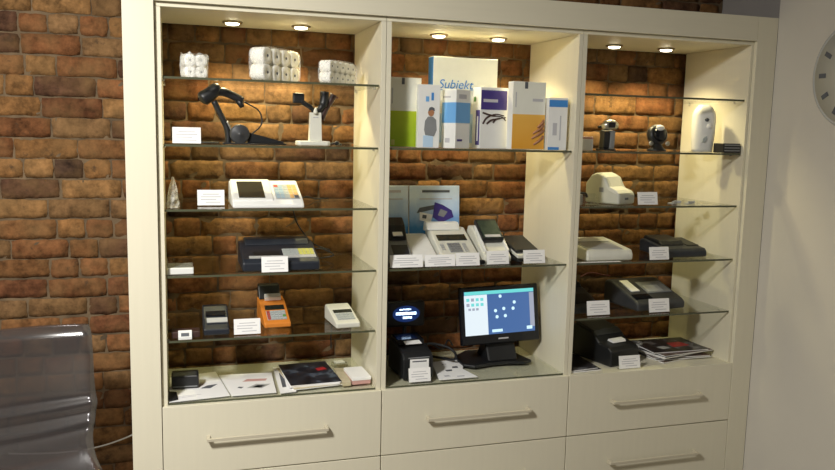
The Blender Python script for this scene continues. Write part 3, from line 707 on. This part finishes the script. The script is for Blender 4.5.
sky_card('sky blue printed carton picturing a dark card terminal, behind the white desk register', 1.005, 1.235, .33, .30, mk2)

t = thing('handheld_terminal', 'dark grey handheld terminal with a paper strip in the middle unit', 'payment terminal', (.904, .075, zm), -2)
t.scale = (1.12, 1, 1.18)
MB().prism([(0, 0), (0, .02), (.13, .085), (.17, .115), (.20, .115), (.20, 0)], -.040, .040, 'grey').build('body', t, .006, 3)
MB().prism([(.10, .075), (.14, .125), (.185, .15), (.205, .14), (.205, .08)], -.036, .036, 'black').build('printer_head', t, .006)
MB().box(-.018, .018, .118, .140, .020, .024, 'paper', slope(0, .0205, .13, .0855)).build('paper_strip', t)
MB().box(-.03, .03, .03, .09, 0, .002, 'navy', slope(0, .0205, .13, .0855)).build('keypad', t)

t = thing('desk_register', 'white desk register with a dark display strip and grey keypad in the middle unit', 'cash register', (1.153, .085, zm), 2)
t.scale = (1.04, 1, 1.10)
MB().prism([(0, 0), (0, .020), (.19, .115), (.22, .115), (.23, .10), (.23, 0)], -.074, .085, 'offwhite').build('body', t, .006, 3)
MB().prism([(.165, .108), (.19, .137), (.225, .137), (.235, .10)], -.084, .06, 'white').build('paper_cover', t, .006)
X = slope(0, .0205, .19, .1155)
MB().box(-.058, .066, .120, .158, 0, .003, 'lcd', X).build('screen', t)
kp = MB().box(-.03, .024, .04, .100, 0, .002, 'lgrey', X).build('keypad', t)
for i in range(4):
    for j in range(4):
        MB().box(-.029+i*.0135, -.0175+i*.0135, .042+j*.0148, .053+j*.0148, .002, .005, 'grey', X).build('key', kp)
for i in range(4): MB().box(.035, .05, .042+i*.0148, .053+i*.0148, 0, .003, 'lgrey', X).build('key', t)
for i in range(3): MB().box(-.06, -.046, .057+i*.0148, .068+i*.0148, 0, .003, 'lgrey', X).build('key', t)
t = thing('register_tray', 'narrow sloping white tray between the grey handheld terminal and the white desk register', 'tray', (.999, .085, zm), 0)
MB().prism([(0, 0), (0, .02), (.19, .10), (.22, .10), (.22, 0)], -.048, .062, 'white').build('tray_body', t, .005)

t = thing('card_terminal', 'white card terminal with a large green-black screen standing on its cradle', 'payment terminal', (1.324, .10, zm), 2)
t.scale = (1, 1, 1.12)
MB().prism([(0, 0), (0, .02), (.15, .12), (.19, .12), (.20, .10), (.20, 0)], -.062, .062, 'offwhite').build('cradle', t, .006, 3)
X = slope(0, .0205, .15, .1205)
MB().box(-.05, .05, .075, .195, .004, .024, 'black', X).build('device', t, .006)
MB().box(-.042, .042, .082, .18, .0242, .0255, 'greenscreen', X).build('screen', t)
MB().box(-.036, .036, .084, .098, .0257, .0262, 'ink', X).build('button_row', t)
for q in (-.056, .046): MB().box(q, q+.010, .02, .17, .0, .014, 'white', X).build('side_rail', t, .003)
t = thing('small_terminal', 'small black topped terminal with a light body at the right end of the shelf', 'payment terminal', (1.456, .09, zm), 4)
MB().prism([(0, 0), (0, .012), (.16, .05), (.18, .05), (.18, 0)], -.05, .05, 'black').build('base', t, .005, 3)
MB().prism([(0, .014), (0, .030), (.15, .068), (.16, .056)], -.05, .05, 'offwhite').build('light_rim', t, .004)
MB().prism([(.012, .038), (.012, .05), (.15, .092), (.165, .09), (.168, .075), (.15, .072)], -.056, .056, 'black').build('lid', t, .006, 3)
t = thing('black_plug', 'black plug lying between two price cards in front of the white card terminal', 'plug', (1.232, .06, zm), 20)
MB().box(-.014, .014, -.01, .012, 0, .018, 'black').build('plug_body', t, .004)
MB().tube(smooth_path([(.0, .012, .009), (.004, .03, .008), (.002, .05, .004)]), .003, 'black').build('plug_lead', t)

# ------------------------------------------------------------------ middle unit floor: printer, display, monitor
t = thing('receipt_printer', 'black receipt printer with paper coming out, under the blue lit display', 'printer', (.975, .065, S[0]+.0006), 3)
MB().prism([(0, 0), (0, .085), (.02, .105), (.075, .118), (.19, .128), (.20, .118), (.20, 0)], -.066, .064, 'black').build('body', t, .006, 3)
MB().prism([(.09, .1225), (.10, .140), (.185, .146), (.19, .1295)], -.060, .058, 'blackg').build('paper_lid', t, .004)
MB().box(-.034, .036, .065, .115, .001, .003, 'paper', slope(.0, .118, .19, .1465)).build('paper_strip', t)
MB().box(-.045, .045, -.003, -.0005, .088, .092, 'grey').build('tear_bar', t)
t = thing('second_card', 'small white note standing behind the price card at the black receipt printer', 'price card', (.975, .0545, S[0]+.0008))
MB().box(-.04, .04, 0, .0012, .03, .086, 'paper').box(-.03, .03, -.0004, 0, .074, .079, 'inkd').box(-.04, .04, .0013, .006, 0, .03, 'clear').build('note', t)

DZ = -.018
t = thing('customer_display', 'black pole display with glowing blue white text behind the receipt printer', 'customer display', (.99, .33, S[0]+.0006), 2)
MB().lathe([(.05, 0), (.05, .006), (.02, .012), (.0005, .013)], 'black').build('base', t)
MB().tube([(0, 0, .012), (0, 0, .175)], .009, 'black').build('pole', t)
MB().box(-.088, .088, -.02, .02, .155, .268, 'black').build('head', t, .012, 4)
f = MB(); f.face([(.0+.062*math.cos(a*math.pi/12), .214+.036*math.sin(a*math.pi/12)) for a in range(24)], -.0215, -.0203, 'glowb'); f.build('screen', t)
f = MB()
def dash(x0, x1, z, h, seg):
    w = (x1-x0)/seg
    for i in range(seg): f.box(x0+w*i+.0006, x0+w*(i+1)-.0006, -.0223, -.0216, z+DZ-h/2+random.uniform(-.001, .001), z+DZ+h/2+random.uniform(-.001, .001), 'glow')
dash(-.032, .022, .252, .006, 7); dash(-.048, .046, .234, .012, 7); dash(-.016, .026, .216, .009, 4)
f.build('lit_text', t)

tag(MB().plan([(1.052, .026), (1.222, .030), (1.20, .15), (1.262, .295), (1.10, .272)], S[0]+.0006, S[0]+.002, 'paper')
    .plan([(1.09, .06), (1.115, .063), (1.11, .08), (1.088, .078)], S[0]+.002, S[0]+.0023, 'ink')
    .plan([(1.14, .05), (1.17, .05), (1.175, .062), (1.14, .062)], S[0]+.002, S[0]+.0023, 'ink')
    .plan([(1.12, .13), (1.145, .13), (1.15, .15), (1.12, .15)], S[0]+.002, S[0]+.0023, 'inkd')
    .plan([(1.16, .17), (1.185, .165), (1.19, .19), (1.165, .19)], S[0]+.002, S[0]+.0023, 'inkd')
    .plan([(1.13, .22), (1.15, .22), (1.155, .235), (1.135, .235)], S[0]+.002, S[0]+.0023, 'ink').build('brochure'),
    'white brochure with small grey pictures between the receipt printer and the touch monitor', 'brochure')

t = thing('touch_monitor', 'black touch monitor showing a white panel and blue area with dots', 'monitor', (1.40, .20, S[0]+.0006), 2)
MB().plan([(-.19, -.02), (-.15, -.055), (-.06, -.035), (.01, -.035), (.09, -.055), (.13, -.035), (.11, .11), (.04, .18), (-.10, .18), (-.18, .11)], 0, .014, 'black').build('foot', t, .005, 3)
MB().prism([(-.02, .014), (.01, .07), (.03, .115), (.055, .115), (.12, .014)], -.07, .07, 'black').build('neck', t, .008, 3)
tilt = Matrix.Translation((0, -.012, .093)) @ Matrix.Rotation(R(-9), 4, 'X') @ Matrix.Rotation(R(-1.0), 4, 'Y')
f = MB().box(-.194, .180, 0, .028, 0, .252, 'blackg', tilt).build('bezel', t, .006, 3)
MB().box(-.15, .15, .0285, .055, .03, .22, 'black', tilt).build('rear_housing', t, .01)
W0, W1, Z0_, Z1_ = -.176, .158, .042, .232
sc_ = MB().box(W0, W1, -.0006, -.0002, Z0_, Z1_, 'scr_blue', tilt).build('screen', t)
MB().box(W0, -.068, -.0010, -.0006, Z0_, Z1_-.016, 'scr_white', tilt).build('white_panel', sc_)
MB().box(W0+.002, W1, -.0010, -.0006, Z1_-.015, Z1_, 'scr_teal', tilt).build('teal_bar', sc_)
MB().box(W1-.022, W1, -.0009, -.0006, Z0_+.02, Z1_-.018, 'scr_grey', tilt).build('side_bar', sc_)
for (x, z) in ((.0-.005, .205), (.062, .175), (.055, .148), (.01, .150), (-.03, .143), (-.024, .116), (.016, .118)):
    MB().face([(x+.0075*math.cos(a*math.pi/5), z+.0075*math.sin(a*math.pi/5)) for a in range(10)], -.0012, -.0007, 'scr_dot', tilt).build('round_icon', sc_)
MB().box(-.05, .0, -.0012, -.0007, .050, .062, 'scr_dot', tilt).build('status_tab', sc_)
f = MB(); f.box(.118, .145, -.0012, -.0007, .052, .066, 'scr_dot', tilt)
f.build('status_tab', sc_)
f = MB()
for j in range(2):
    for i in range(4):
        f.box(-.166+i*.022, -.152+i*.022, -.0014, -.0011, .19-j*.022, .203-j*.022, ('scr_teal', 'scr_grey', 'scr_teal', 'scr_teal')[(i+j) % 4], tilt)
for i in range(3): f.box(-.158+i*.018, -.146+i*.018, -.0014, -.0011, .15, .160, 'scr_grey', tilt)
f.build('menu_tiles', sc_)
MB().box(-.022, .026, -.0012, -.0002, .018, .024, 'ink', tilt).build('maker_mark', t)
tag(MB().tube(smooth_path([(1.06, .25, S[0]+.09), (1.10, .26, S[0]+.088), (1.16, .24, S[0]+.075), (1.19, .22, S[0]+.05), (1.19, .23, S[0]+.02), (1.16, .30, S[0]+.008), (1.10, .36, S[0]+.008)]), .006, 'black').build('monitor_cable'), 'thick black cable looping between the receipt printer and the touch monitor', 'cable')
tag(MB().tube(smooth_path([(1.07, .36, S[0]+.02), (1.12, .38, S[0]+.055), (1.18, .37, S[0]+.03), (1.22, .40, S[0]+.06), (1.25, .42, S[0]+.03)]), .004, 'black').build('cable_tangle'), 'thin tangled black cable on the cabinet floor behind the receipt printer', 'cable')

# ------------------------------------------------------------------ right unit, second shelf
z2 = S[2]+.0006
t = thing('small_carton', 'small white carton with a reddish top at the left end of the right unit shelf', 'box', (1.690, .06, z2))
MB().box(-.03, .03, 0, .04, 0, .048, 'carton').build('carton', t, .002)
MB().box(-.03, .03, 0.001, .039, .0485, .058, 'pink').build('top_flap', t, .002)
t = thing('desktop_scanner', 'silver topped upright desktop scanner with a black lower body', 'barcode scanner', (1.825, .13, z2), 0)
MB().plan([(-.03, -.03), (.03, -.03), (.035, .0), (.03, .04), (-.03, .04), (-.035, 0)], 0, .008, 'black').build('foot', t, .003)
MB().prism([(-.012, .008), (-.02, .08), (.022, .09), (.028, .008)], -.022, .006, 'black').build('lower_body', t, .005)
MB().prism([(-.014, .008), (-.018, .085), (.022, .09), (.028, .008)], .007, .032, 'grey').build('side_column', t, .005)
MB().tube([(-.032, -.012, .097), (-.015, -.018, .108), (.012, -.018, .112), (.034, -.012, .106)], [.014, .022, .022, .016], 'chrome', n=16).build('silver_head', t)
MB().tube([(-.045, 0, .1), (-.03, 0, .1)], .006, 'black').tube([(.03, 0, .098), (.05, 0, .098)], .007, 'black').build('side_knobs', t)
MB().box(-.018, .014, -.043, -.038, .098, .120, 'blackg').build('scan_window', t, .002)
t = thing('round_webcam', 'round black desktop scanner with a bright glint on top', 'barcode scanner', (2.077, .13, z2), 0)
MB().lathe([(.040, 0), (.042, .006), (.03, .014), (.020, .03), (.018, .05)], 'black').build('base', t)
X = Matrix.Translation((0, 0, .072)) @ Matrix.Rotation(R(78), 4, 'X')
MB().lathe([(.030, -.028), (.044, -.018), (.047, 0), (.042, .014), (.034, .018)], 'black', X, 28).build('head', t)
MB().lathe([(.033, .0185), (.024, .026), (.0005, .030)], 'blackg', X, 24).build('scan_dome', t)
for q in (-.052, .052): MB().lathe([(.010, -.004), (.011, 0), (.010, .004)], 'chrome', Matrix.Translation((q*.8, -.018, .035)) @ Matrix.Rotation(R(90), 4, 'X'), 12).build('side_screw', t)
MB().lathe([(.012, -.008), (.014, 0), (.010, .006), (.0005, .008)], 'white', Matrix.Translation((-.002, -.022, .104)) @ Matrix.Rotation(R(60), 4, 'X') @ Matrix.Diagonal((1.5, 1, 1, 1)), 20).build('glint_disc', t)  # white disc put in for the bright glint

t = thing('air_dispenser', 'tall rounded white dispenser with a small dark sensor eye', 'dispenser', (2.336, .16, z2), -22)
vs = []; fs = []; K = 14; n = 24
for k in range(K+1):
    h = k/K; z = .212*h; bw = .050*(1-.55*max(0, (h-.72)/.28)**2.2)*(.86+.14*math.sin(min(1, h*1.6)*math.pi/2)); bd = .045*(.62+.45*math.sin(h*math.pi*.85+.3))*(1 if h < .85 else 1-.5*((h-.85)/.15)**2)
    for a in range(n):
        q = 2*math.pi*a/n; c, s_ = math.cos(q), math.sin(q)
        vs.append((bw*math.copysign(abs(c)**.7, c), (bd*math.copysign(abs(s_)**.8, s_) if s_ < 0 else .03*abs(s_)**.4), z))
for k in range(K):
    for a in range(n): fs.append((k*n+a, k*n+(a+1) % n, (k+1)*n+(a+1) % n, (k+1)*n+a))
fs.append(tuple(range(n))[::-1]); fs.append(tuple(range(K*n, K*n+n)))
MB().add(vs, fs, 'white', None, True).build('shell', t)
MB().lathe([(.0085, -.004), (.0085, .004), (.0005, .005)], 'inkd', Matrix.Translation((.0, -.0465, .145)) @ Matrix.Rotation(R(90), 4, 'X'), 16).build('sensor_eye', t)
MB().lathe([(.013, -.004), (.013, .002), (.0005, .003)], 'paper', Matrix.Translation((.012, -.046, .115)) @ Matrix.Rotation(R(90), 4, 'X'), 16).build('round_badge', t)
MB().face([(-.016, .045), (-.004, .042), (.006, .058), (.004, .072), (-.008, .066)], -.050, -.043, 'key_g').build('leaf_emblem', t)
t = thing('black_module', 'low black module with ridged front right of the white dispenser', 'box', (2.382, .014, z2), 0)
MB().box(-.046, .046, 0, .07, 0, .042, 'black').build('body', t, .004)
for k in range(3): MB().box(-.04, .04, -.003, -.0003, .008+k*.012, .013+k*.012, 'grey').build('ridge', t)

# ------------------------------------------------------------------ right unit, third shelf
z3 = S[3]+.0006
t = thing('label_printer', 'beige label printer with a rounded raised lid', 'printer', (1.915, .085, z3), 26)
MB().prism([(0, 0), (0, .045), (.015, .058), (.05, .070), (.075, .115), (.11, .132), (.145, .125), (.175, .085), (.175, 0)], -.066, .062, 'beige').build('body', t, .010, 3)
MB().prism([(.0, .048), (.016, .062), (.050, .076), (.056, .060), (.02, .045)], -.068, .03, 'offwhite').build('front_cover', t, .003)
MB().prism([(.051, .072), (.075, .1165), (.11, .1345), (.145, .1275), (.145, .11), (.085, .09)], -.05, .045, 'offwhite').build('curved_lid', t, .006)
MB().box(-.02, .006, -.0025, .002, .020, .030, 'inkd').build('label_slot', t, .002)
MB().box(-.0685, -.0662, .08, .10, .05, .07, 'grey').build('side_latch', t)
t = thing('clear_stand', 'small clear and dark grey stand left of the beige label printer', 'stand', (1.735, .07, z3), 0)
MB().prism([(0, 0), (0, .01), (.03, .045), (.05, .045), (.05, 0)], -.04, .04, 'clear').build('clear_body', t)
MB().tube(smooth_path([(-.05, .02, .03), (-.045, .03, .045), (-.03, .035, .048), (-.01, .04, .045), (.0, .045, .03)]), .005, 'black').build('black_lead', t)
MB().box(-.066, -.045, .0, .03, .0, .045, 'lgrey').build('side_block', t, .003)
for i, (x, y, r) in enumerate(((2.17, .10, 20), (2.205, .13, -30), (2.245, .09, 10), (2.285, .12, 60))):
    t = thing('plastic_clip', ('clear plastic clip, first to the right of the label printer price card', 'clear plastic clip lying turned, second right of the label printer price card', 'clear plastic clip, third right of the label printer price card', 'clear plastic clip nearest the right side panel on the label printer shelf')[i], 'clip', (x, y, z3), r, 'clear plastic clips on the label printer shelf')
    MB().prism([(0, 0), (0, .012), (.006, .012), (.008, .003), (.03, .003), (.03, 0)], -.014, .014, 'lgrey').build('clip_body', t)

# ------------------------------------------------------------------ right unit, fourth shelf
z4 = S[4]+.0006
t = thing('white_terminal', 'low pale grey terminal at the left end of the right unit fourth shelf', 'payment terminal', (1.822, .045, z4), 0)
t.scale = (1, 1, .85)
MB().prism([(0, 0), (-.004, .03), (.01, .056), (.20, .080), (.225, .07), (.225, 0)], -.112, .112, 'offwhite').build('body', t, .009, 3)
MB().prism([(.02, .060), (.185, .084), (.19, .078), (.02, .055)], -.098, .07, 'lgrey').build('top_panel', t, .003)
MB().prism([(.13, .079), (.15, .090), (.19, .094), (.195, .08)], -.09, .075, 'white').build('paper_cover', t, .004)
sheet('reflection_strip', 'white strip standing in for a reflection along the glass edge under the pale grey terminal', 'card', [(1.648, .018), (1.86, .018), (1.86, .035), (1.648, .035)], z4, 'paper', .0015)  # added white strip imitates the reflection of a card at the shelf front
t = thing('black_tray_terminal', 'low wide black terminal beside the right side panel on the fourth shelf', 'payment terminal', (2.205, .075, z4), 0)
t.scale = (1, 1, .88)
MB().prism([(0, 0), (0, .03), (.015, .044), (.19, .072), (.225, .066), (.225, 0)], -.078, .135, 'navy').build('body', t, .010, 3)
MB().prism([(.06, .053), (.08, .078), (.20, .090), (.215, .07)], -.068, .055, 'black').build('printer_hood', t, .006)
MB().box(.065, .125, .04, .17, 0, .003, 'black', slope(.015, .0445, .19, .0725)).build('key_area', t)

# ------------------------------------------------------------------ right unit, fifth shelf
z5 = S[5]+.0006
t = thing('slanted_terminal', 'slanted black terminal at the left end of the right unit fifth shelf', 'payment terminal', (1.755, .09, z5), 5)
MB().prism([(0, 0), (0, .03), (.14, .085), (.20, .095), (.22, .08), (.22, 0)], -.075, .070, 'dgrey').build('body', t, .008, 3)
MB().prism([(.13, .088), (.15, .110), (.20, .118), (.215, .095)], -.055, .052, 'black').build('printer_lid', t, .004)
MB().box(-.05, .045, .03, .10, 0, .003, 'black', slope(0, .0305, .14, .0855)).build('keypad', t)
t = thing('black_register', 'black register with a white paper strip and a grey screen', 'cash register', (2.115, .085, z5), 6)
MB().prism([(0, 0), (0, .032), (.02, .045), (.20, .105), (.24, .105), (.25, .09), (.25, 0)], -.125, .145, 'dgrey').build('body', t, .010, 3)
X = slope(.02, .0455, .20, .1055)
MB().box(-.090, -.045, .075, .175, .001, .006, 'paper', X).build('paper_strip', t)
MB().box(-.012, .125, .055, .155, .0005, .003, 'grey', X).build('screen', t)
MB().box(.0, .085, .065, .12, .003, .0045, 'lgrey', X).build('screen_glass', t)
MB().box(-.11, -.02, .01, .05, .0005, .004, 'blackg', X).build('front_key_bank', t)
tag(MB().tube(smooth_path([(1.86, .36, z5+.11), (1.92, .38, z5+.125), (1.98, .37, z5+.115), (2.02, .36, z5+.11)]), .003, 'darkred').build('red_cable'), 'thin dark red cable running behind two black machines in the right unit', 'cable')

# ------------------------------------------------------------------ right unit floor
zr = S['r']+.0006
for i, lb in enumerate(('black brochure underneath at the left corner of the right unit floor', 'black brochure on top at the left corner of the right unit floor')):
    b = MB(); X = Matrix.Translation((0, 0, 0))
    b.plan([(1.64, .012), (1.795-.012*i, .022+.01*i), (1.80-.02*i, .25), (1.645, .26)], zr+i*.0055, zr+i*.0055+.004, 'paper')
    b.plan([(1.64, .012), (1.795-.012*i, .022+.01*i), (1.80-.02*i, .25), (1.645, .26)], zr+i*.0055+.004, zr+i*.0055+.005, 'magcover2')
    tag(b.build('brochure'), lb, 'brochure', 'black brochures on the right unit floor')
t = thing('receipt_printer', 'black receipt printer on the floor of the right unit beside the magazines', 'printer', (1.935, .065, zr), 14)
MB().prism([(0, 0), (0, .07), (.02, .085), (.08, .095), (.12, .130), (.24, .15), (.26, .13), (.26, 0)], -.084, .090, 'black').build('body', t, .008, 3)
MB().prism([(.10, .118), (.125, .138), (.235, .158), (.245, .15)], -.075, .08, 'dgrey').build('paper_lid', t, .004)
MB().prism([(.045, .0925), (.05, .102), (.075, .106), (.08, .097)], -.03, .05, 'paper').build('paper_strip', t)
t = thing('tape_reel', 'loose curled reel of clear tape behind the black printer in the right unit', 'tape', (2.10, .24, zr), 30)
MB().lathe([(.024, 0), (.034, .0), (.034, .05), (.024, .05), (.024, .01)], 'film', None, 24).build('reel', t)
mag_stack('magazine', 2.252, .18, zr, .29, .21, 6, 7, ['magcover3', 'magcover2', 'magcover3', 'tan', 'magcover2', 'magcover3', 'magcover2'],
          ['magazine at the very bottom of the pile beside the black printer', 'second magazine from the bottom of the right unit pile', 'third magazine from the bottom of the right unit pile', 'middle magazine of the right unit pile', 'third magazine from the top of the right unit pile', 'second magazine from the top of the right unit pile', 'dark magazine on top of the pile with a red patch'], 'magazines piled in the right unit', dx=.009, th=.0055)
tag(MB().plan([(2.24, .14), (2.34, .155), (2.325, .22), (2.25, .21)], zr+.0432, zr+.0435, 'red').plan([(2.17, .12), (2.22, .13), (2.205, .17), (2.16, .16)], zr+.0432, zr+.0435, 'lgrey').build('printed_patch'), 'red and pale patch on the top magazine of the right unit pile', 'sticker')

# ------------------------------------------------------------------ wall clock
t = thing('wall_clock', 'round grey green wall clock with short dark hour marks on the right wall', 'clock', (2.5485, -.462, 1.906))
X = Matrix.Rotation(R(-90), 4, 'Y')
MB().lathe([(.212, 0), (.212, .012), (.206, .015), (.203, .0135), (.2, .0135)], 'lgrey', X, 64).build('rim', t)
MB().lathe([(.1995, .002), (.1995, .0145), (.0005, .0146)], 'clockface', X, 64).build('dial', t)
for k in range(12):
    a = R(30*k); Xk = X @ Matrix.Rotation(a, 4, 'Z')
    MB().box(.142, .176, -.009, .009, .0149, .0165, 'inkd', Xk).build('hour_mark', t)
MB().box(-.02, .10, -.004, .004, .0175, .019, 'inkd', X @ Matrix.Rotation(R(60), 4, 'Z')).build('hour_hand', t)
MB().box(-.02, .15, -.003, .003, .0195, .021, 'inkd', X @ Matrix.Rotation(R(200), 4, 'Z')).build('minute_hand', t)

# ------------------------------------------------------------------ smoked acrylic chair
t = thing('acrylic_chair', 'smoked transparent acrylic chair against the brick wall left of the cabinet', 'chair', (-.478, -.03, 0), 17)
vs = []; fs = []
prof = [(.150, .922, .240), (.138, .919, .244), (.114, .897, .246), (.106, .865, .247), (.103, .78, .249), (.100, .69, .254), (.096, .655, .258), (.076, .630, .259), (.072, .605, .255), (.068, .59, .252), (.046, .562, .245), (.035, .535, .238), (-.005, .502, .228), (-.07, .47, .222), (-.16, .455, .22), (-.25, .46, .22), (-.31, .452, .215), (-.335, .435, .205)]
path = smooth_path(prof, 4); nu = 16
for p in path:
    y, z, hw = p
    for i in range(nu+1):
        u = i/nu*2-1; k = min(1, max(0, (z-.5)/.3))
        vs.append((hw*u, y-.055*k*(u*u)+.004, z+(.02*u*u*(1-k))))
for j in range(len(path)-1):
    for i in range(nu): q = j*(nu+1)+i; fs.append((q, q+1, q+nu+2, q+nu+1))
b = MB().add(vs, fs, 'smoke', None, True).build('shell', t)
so = b.modifiers.new('thick', 'SOLIDIFY'); so.thickness = .008; so.offset = 0
for sx, sy in ((-1, -.27), (1, -.27), (-1, .06), (1, .06)):
    MB().tube([(sx*.20, sy, .447 if sy < 0 else .462), (sx*.22, sy*1.1+(.03 if sy > 0 else -.01), .0)], .012, 'smoke').build('leg', t)
tag(MB().tube(smooth_path([(-.62, .458, .33), (-.5, .458, .318), (-.38, .458, .315), (-.28, .458, .325), (-.20, .458, .345), (-.126, .460, .372), (-.09, .463, .39)]), .0035, 'offwhite').build('wall_cable'), 'thin whitish cable running along the brick wall from the cabinet to behind the chair', 'cable')

# ------------------------------------------------------------------ light
def area(name, loc, size, power, col, rot=(0, 0, 0), sy=None):
    l = D.lights.new(name, 'AREA'); l.energy = power; l.color = col; l.size = size
    if sy: l.shape = 'RECTANGLE'; l.size_y = sy
    o = D.objects.new(name, l); COL.objects.link(o); o.location = loc; o.rotation_euler = rot
    return o
area('ceiling_lamp', (-.9, -1.85, 2.68), .3, 118, (1, .97, .90), (R(18), 0, 0), .35)
area('ceiling_lamp_rear', (-.6, -4.0, 2.82), 1.2, 8, (1, .96, .88), (0, 0, 0), .5)
w = D.worlds.new('world'); SC.world = w; w.use_nodes = True
w.node_tree.nodes['Background'].inputs[0].default_value = (.5, .5, .5, 1); w.node_tree.nodes['Background'].inputs[1].default_value = .2

# ------------------------------------------------------------------ camera
yaw, pitch, roll, f = .303, -.1301, .0226, 782.36
cy, sy, cp, sp = math.cos(yaw), math.sin(yaw), math.cos(pitch), math.sin(pitch)
fw = Vector((sy*cp, cy*cp, sp)); rt = Vector((cy, -sy, 0)); up = rt.cross(fw)
r2 = rt*math.cos(roll)+up*math.sin(roll); u2 = -rt*math.sin(roll)+up*math.cos(roll)
cd = D.cameras.new('camera'); cam = D.objects.new('camera', cd); COL.objects.link(cam)
cd.sensor_width = 36; cd.lens = f*36/835; cd.clip_start = .02
m4 = Matrix(((r2.x, u2.x, -fw.x, .0356), (r2.y, u2.y, -fw.y, -2.8834), (r2.z, u2.z, -fw.z, 1.6436), (0, 0, 0, 1)))
cam.matrix_world = m4; SC.camera = cam
SC.view_settings.view_transform = 'Standard'; SC.view_settings.look = 'None'; SC.view_settings.gamma = 1; SC.view_settings.exposure = 0
SC.view_settings.use_curve_mapping = False
SC.cycles.transparent_max_bounces = 32; SC.cycles.max_bounces = 8; SC.cycles.use_denoising = True
SC.cycles.caustics_reflective = False; SC.cycles.caustics_refractive = False
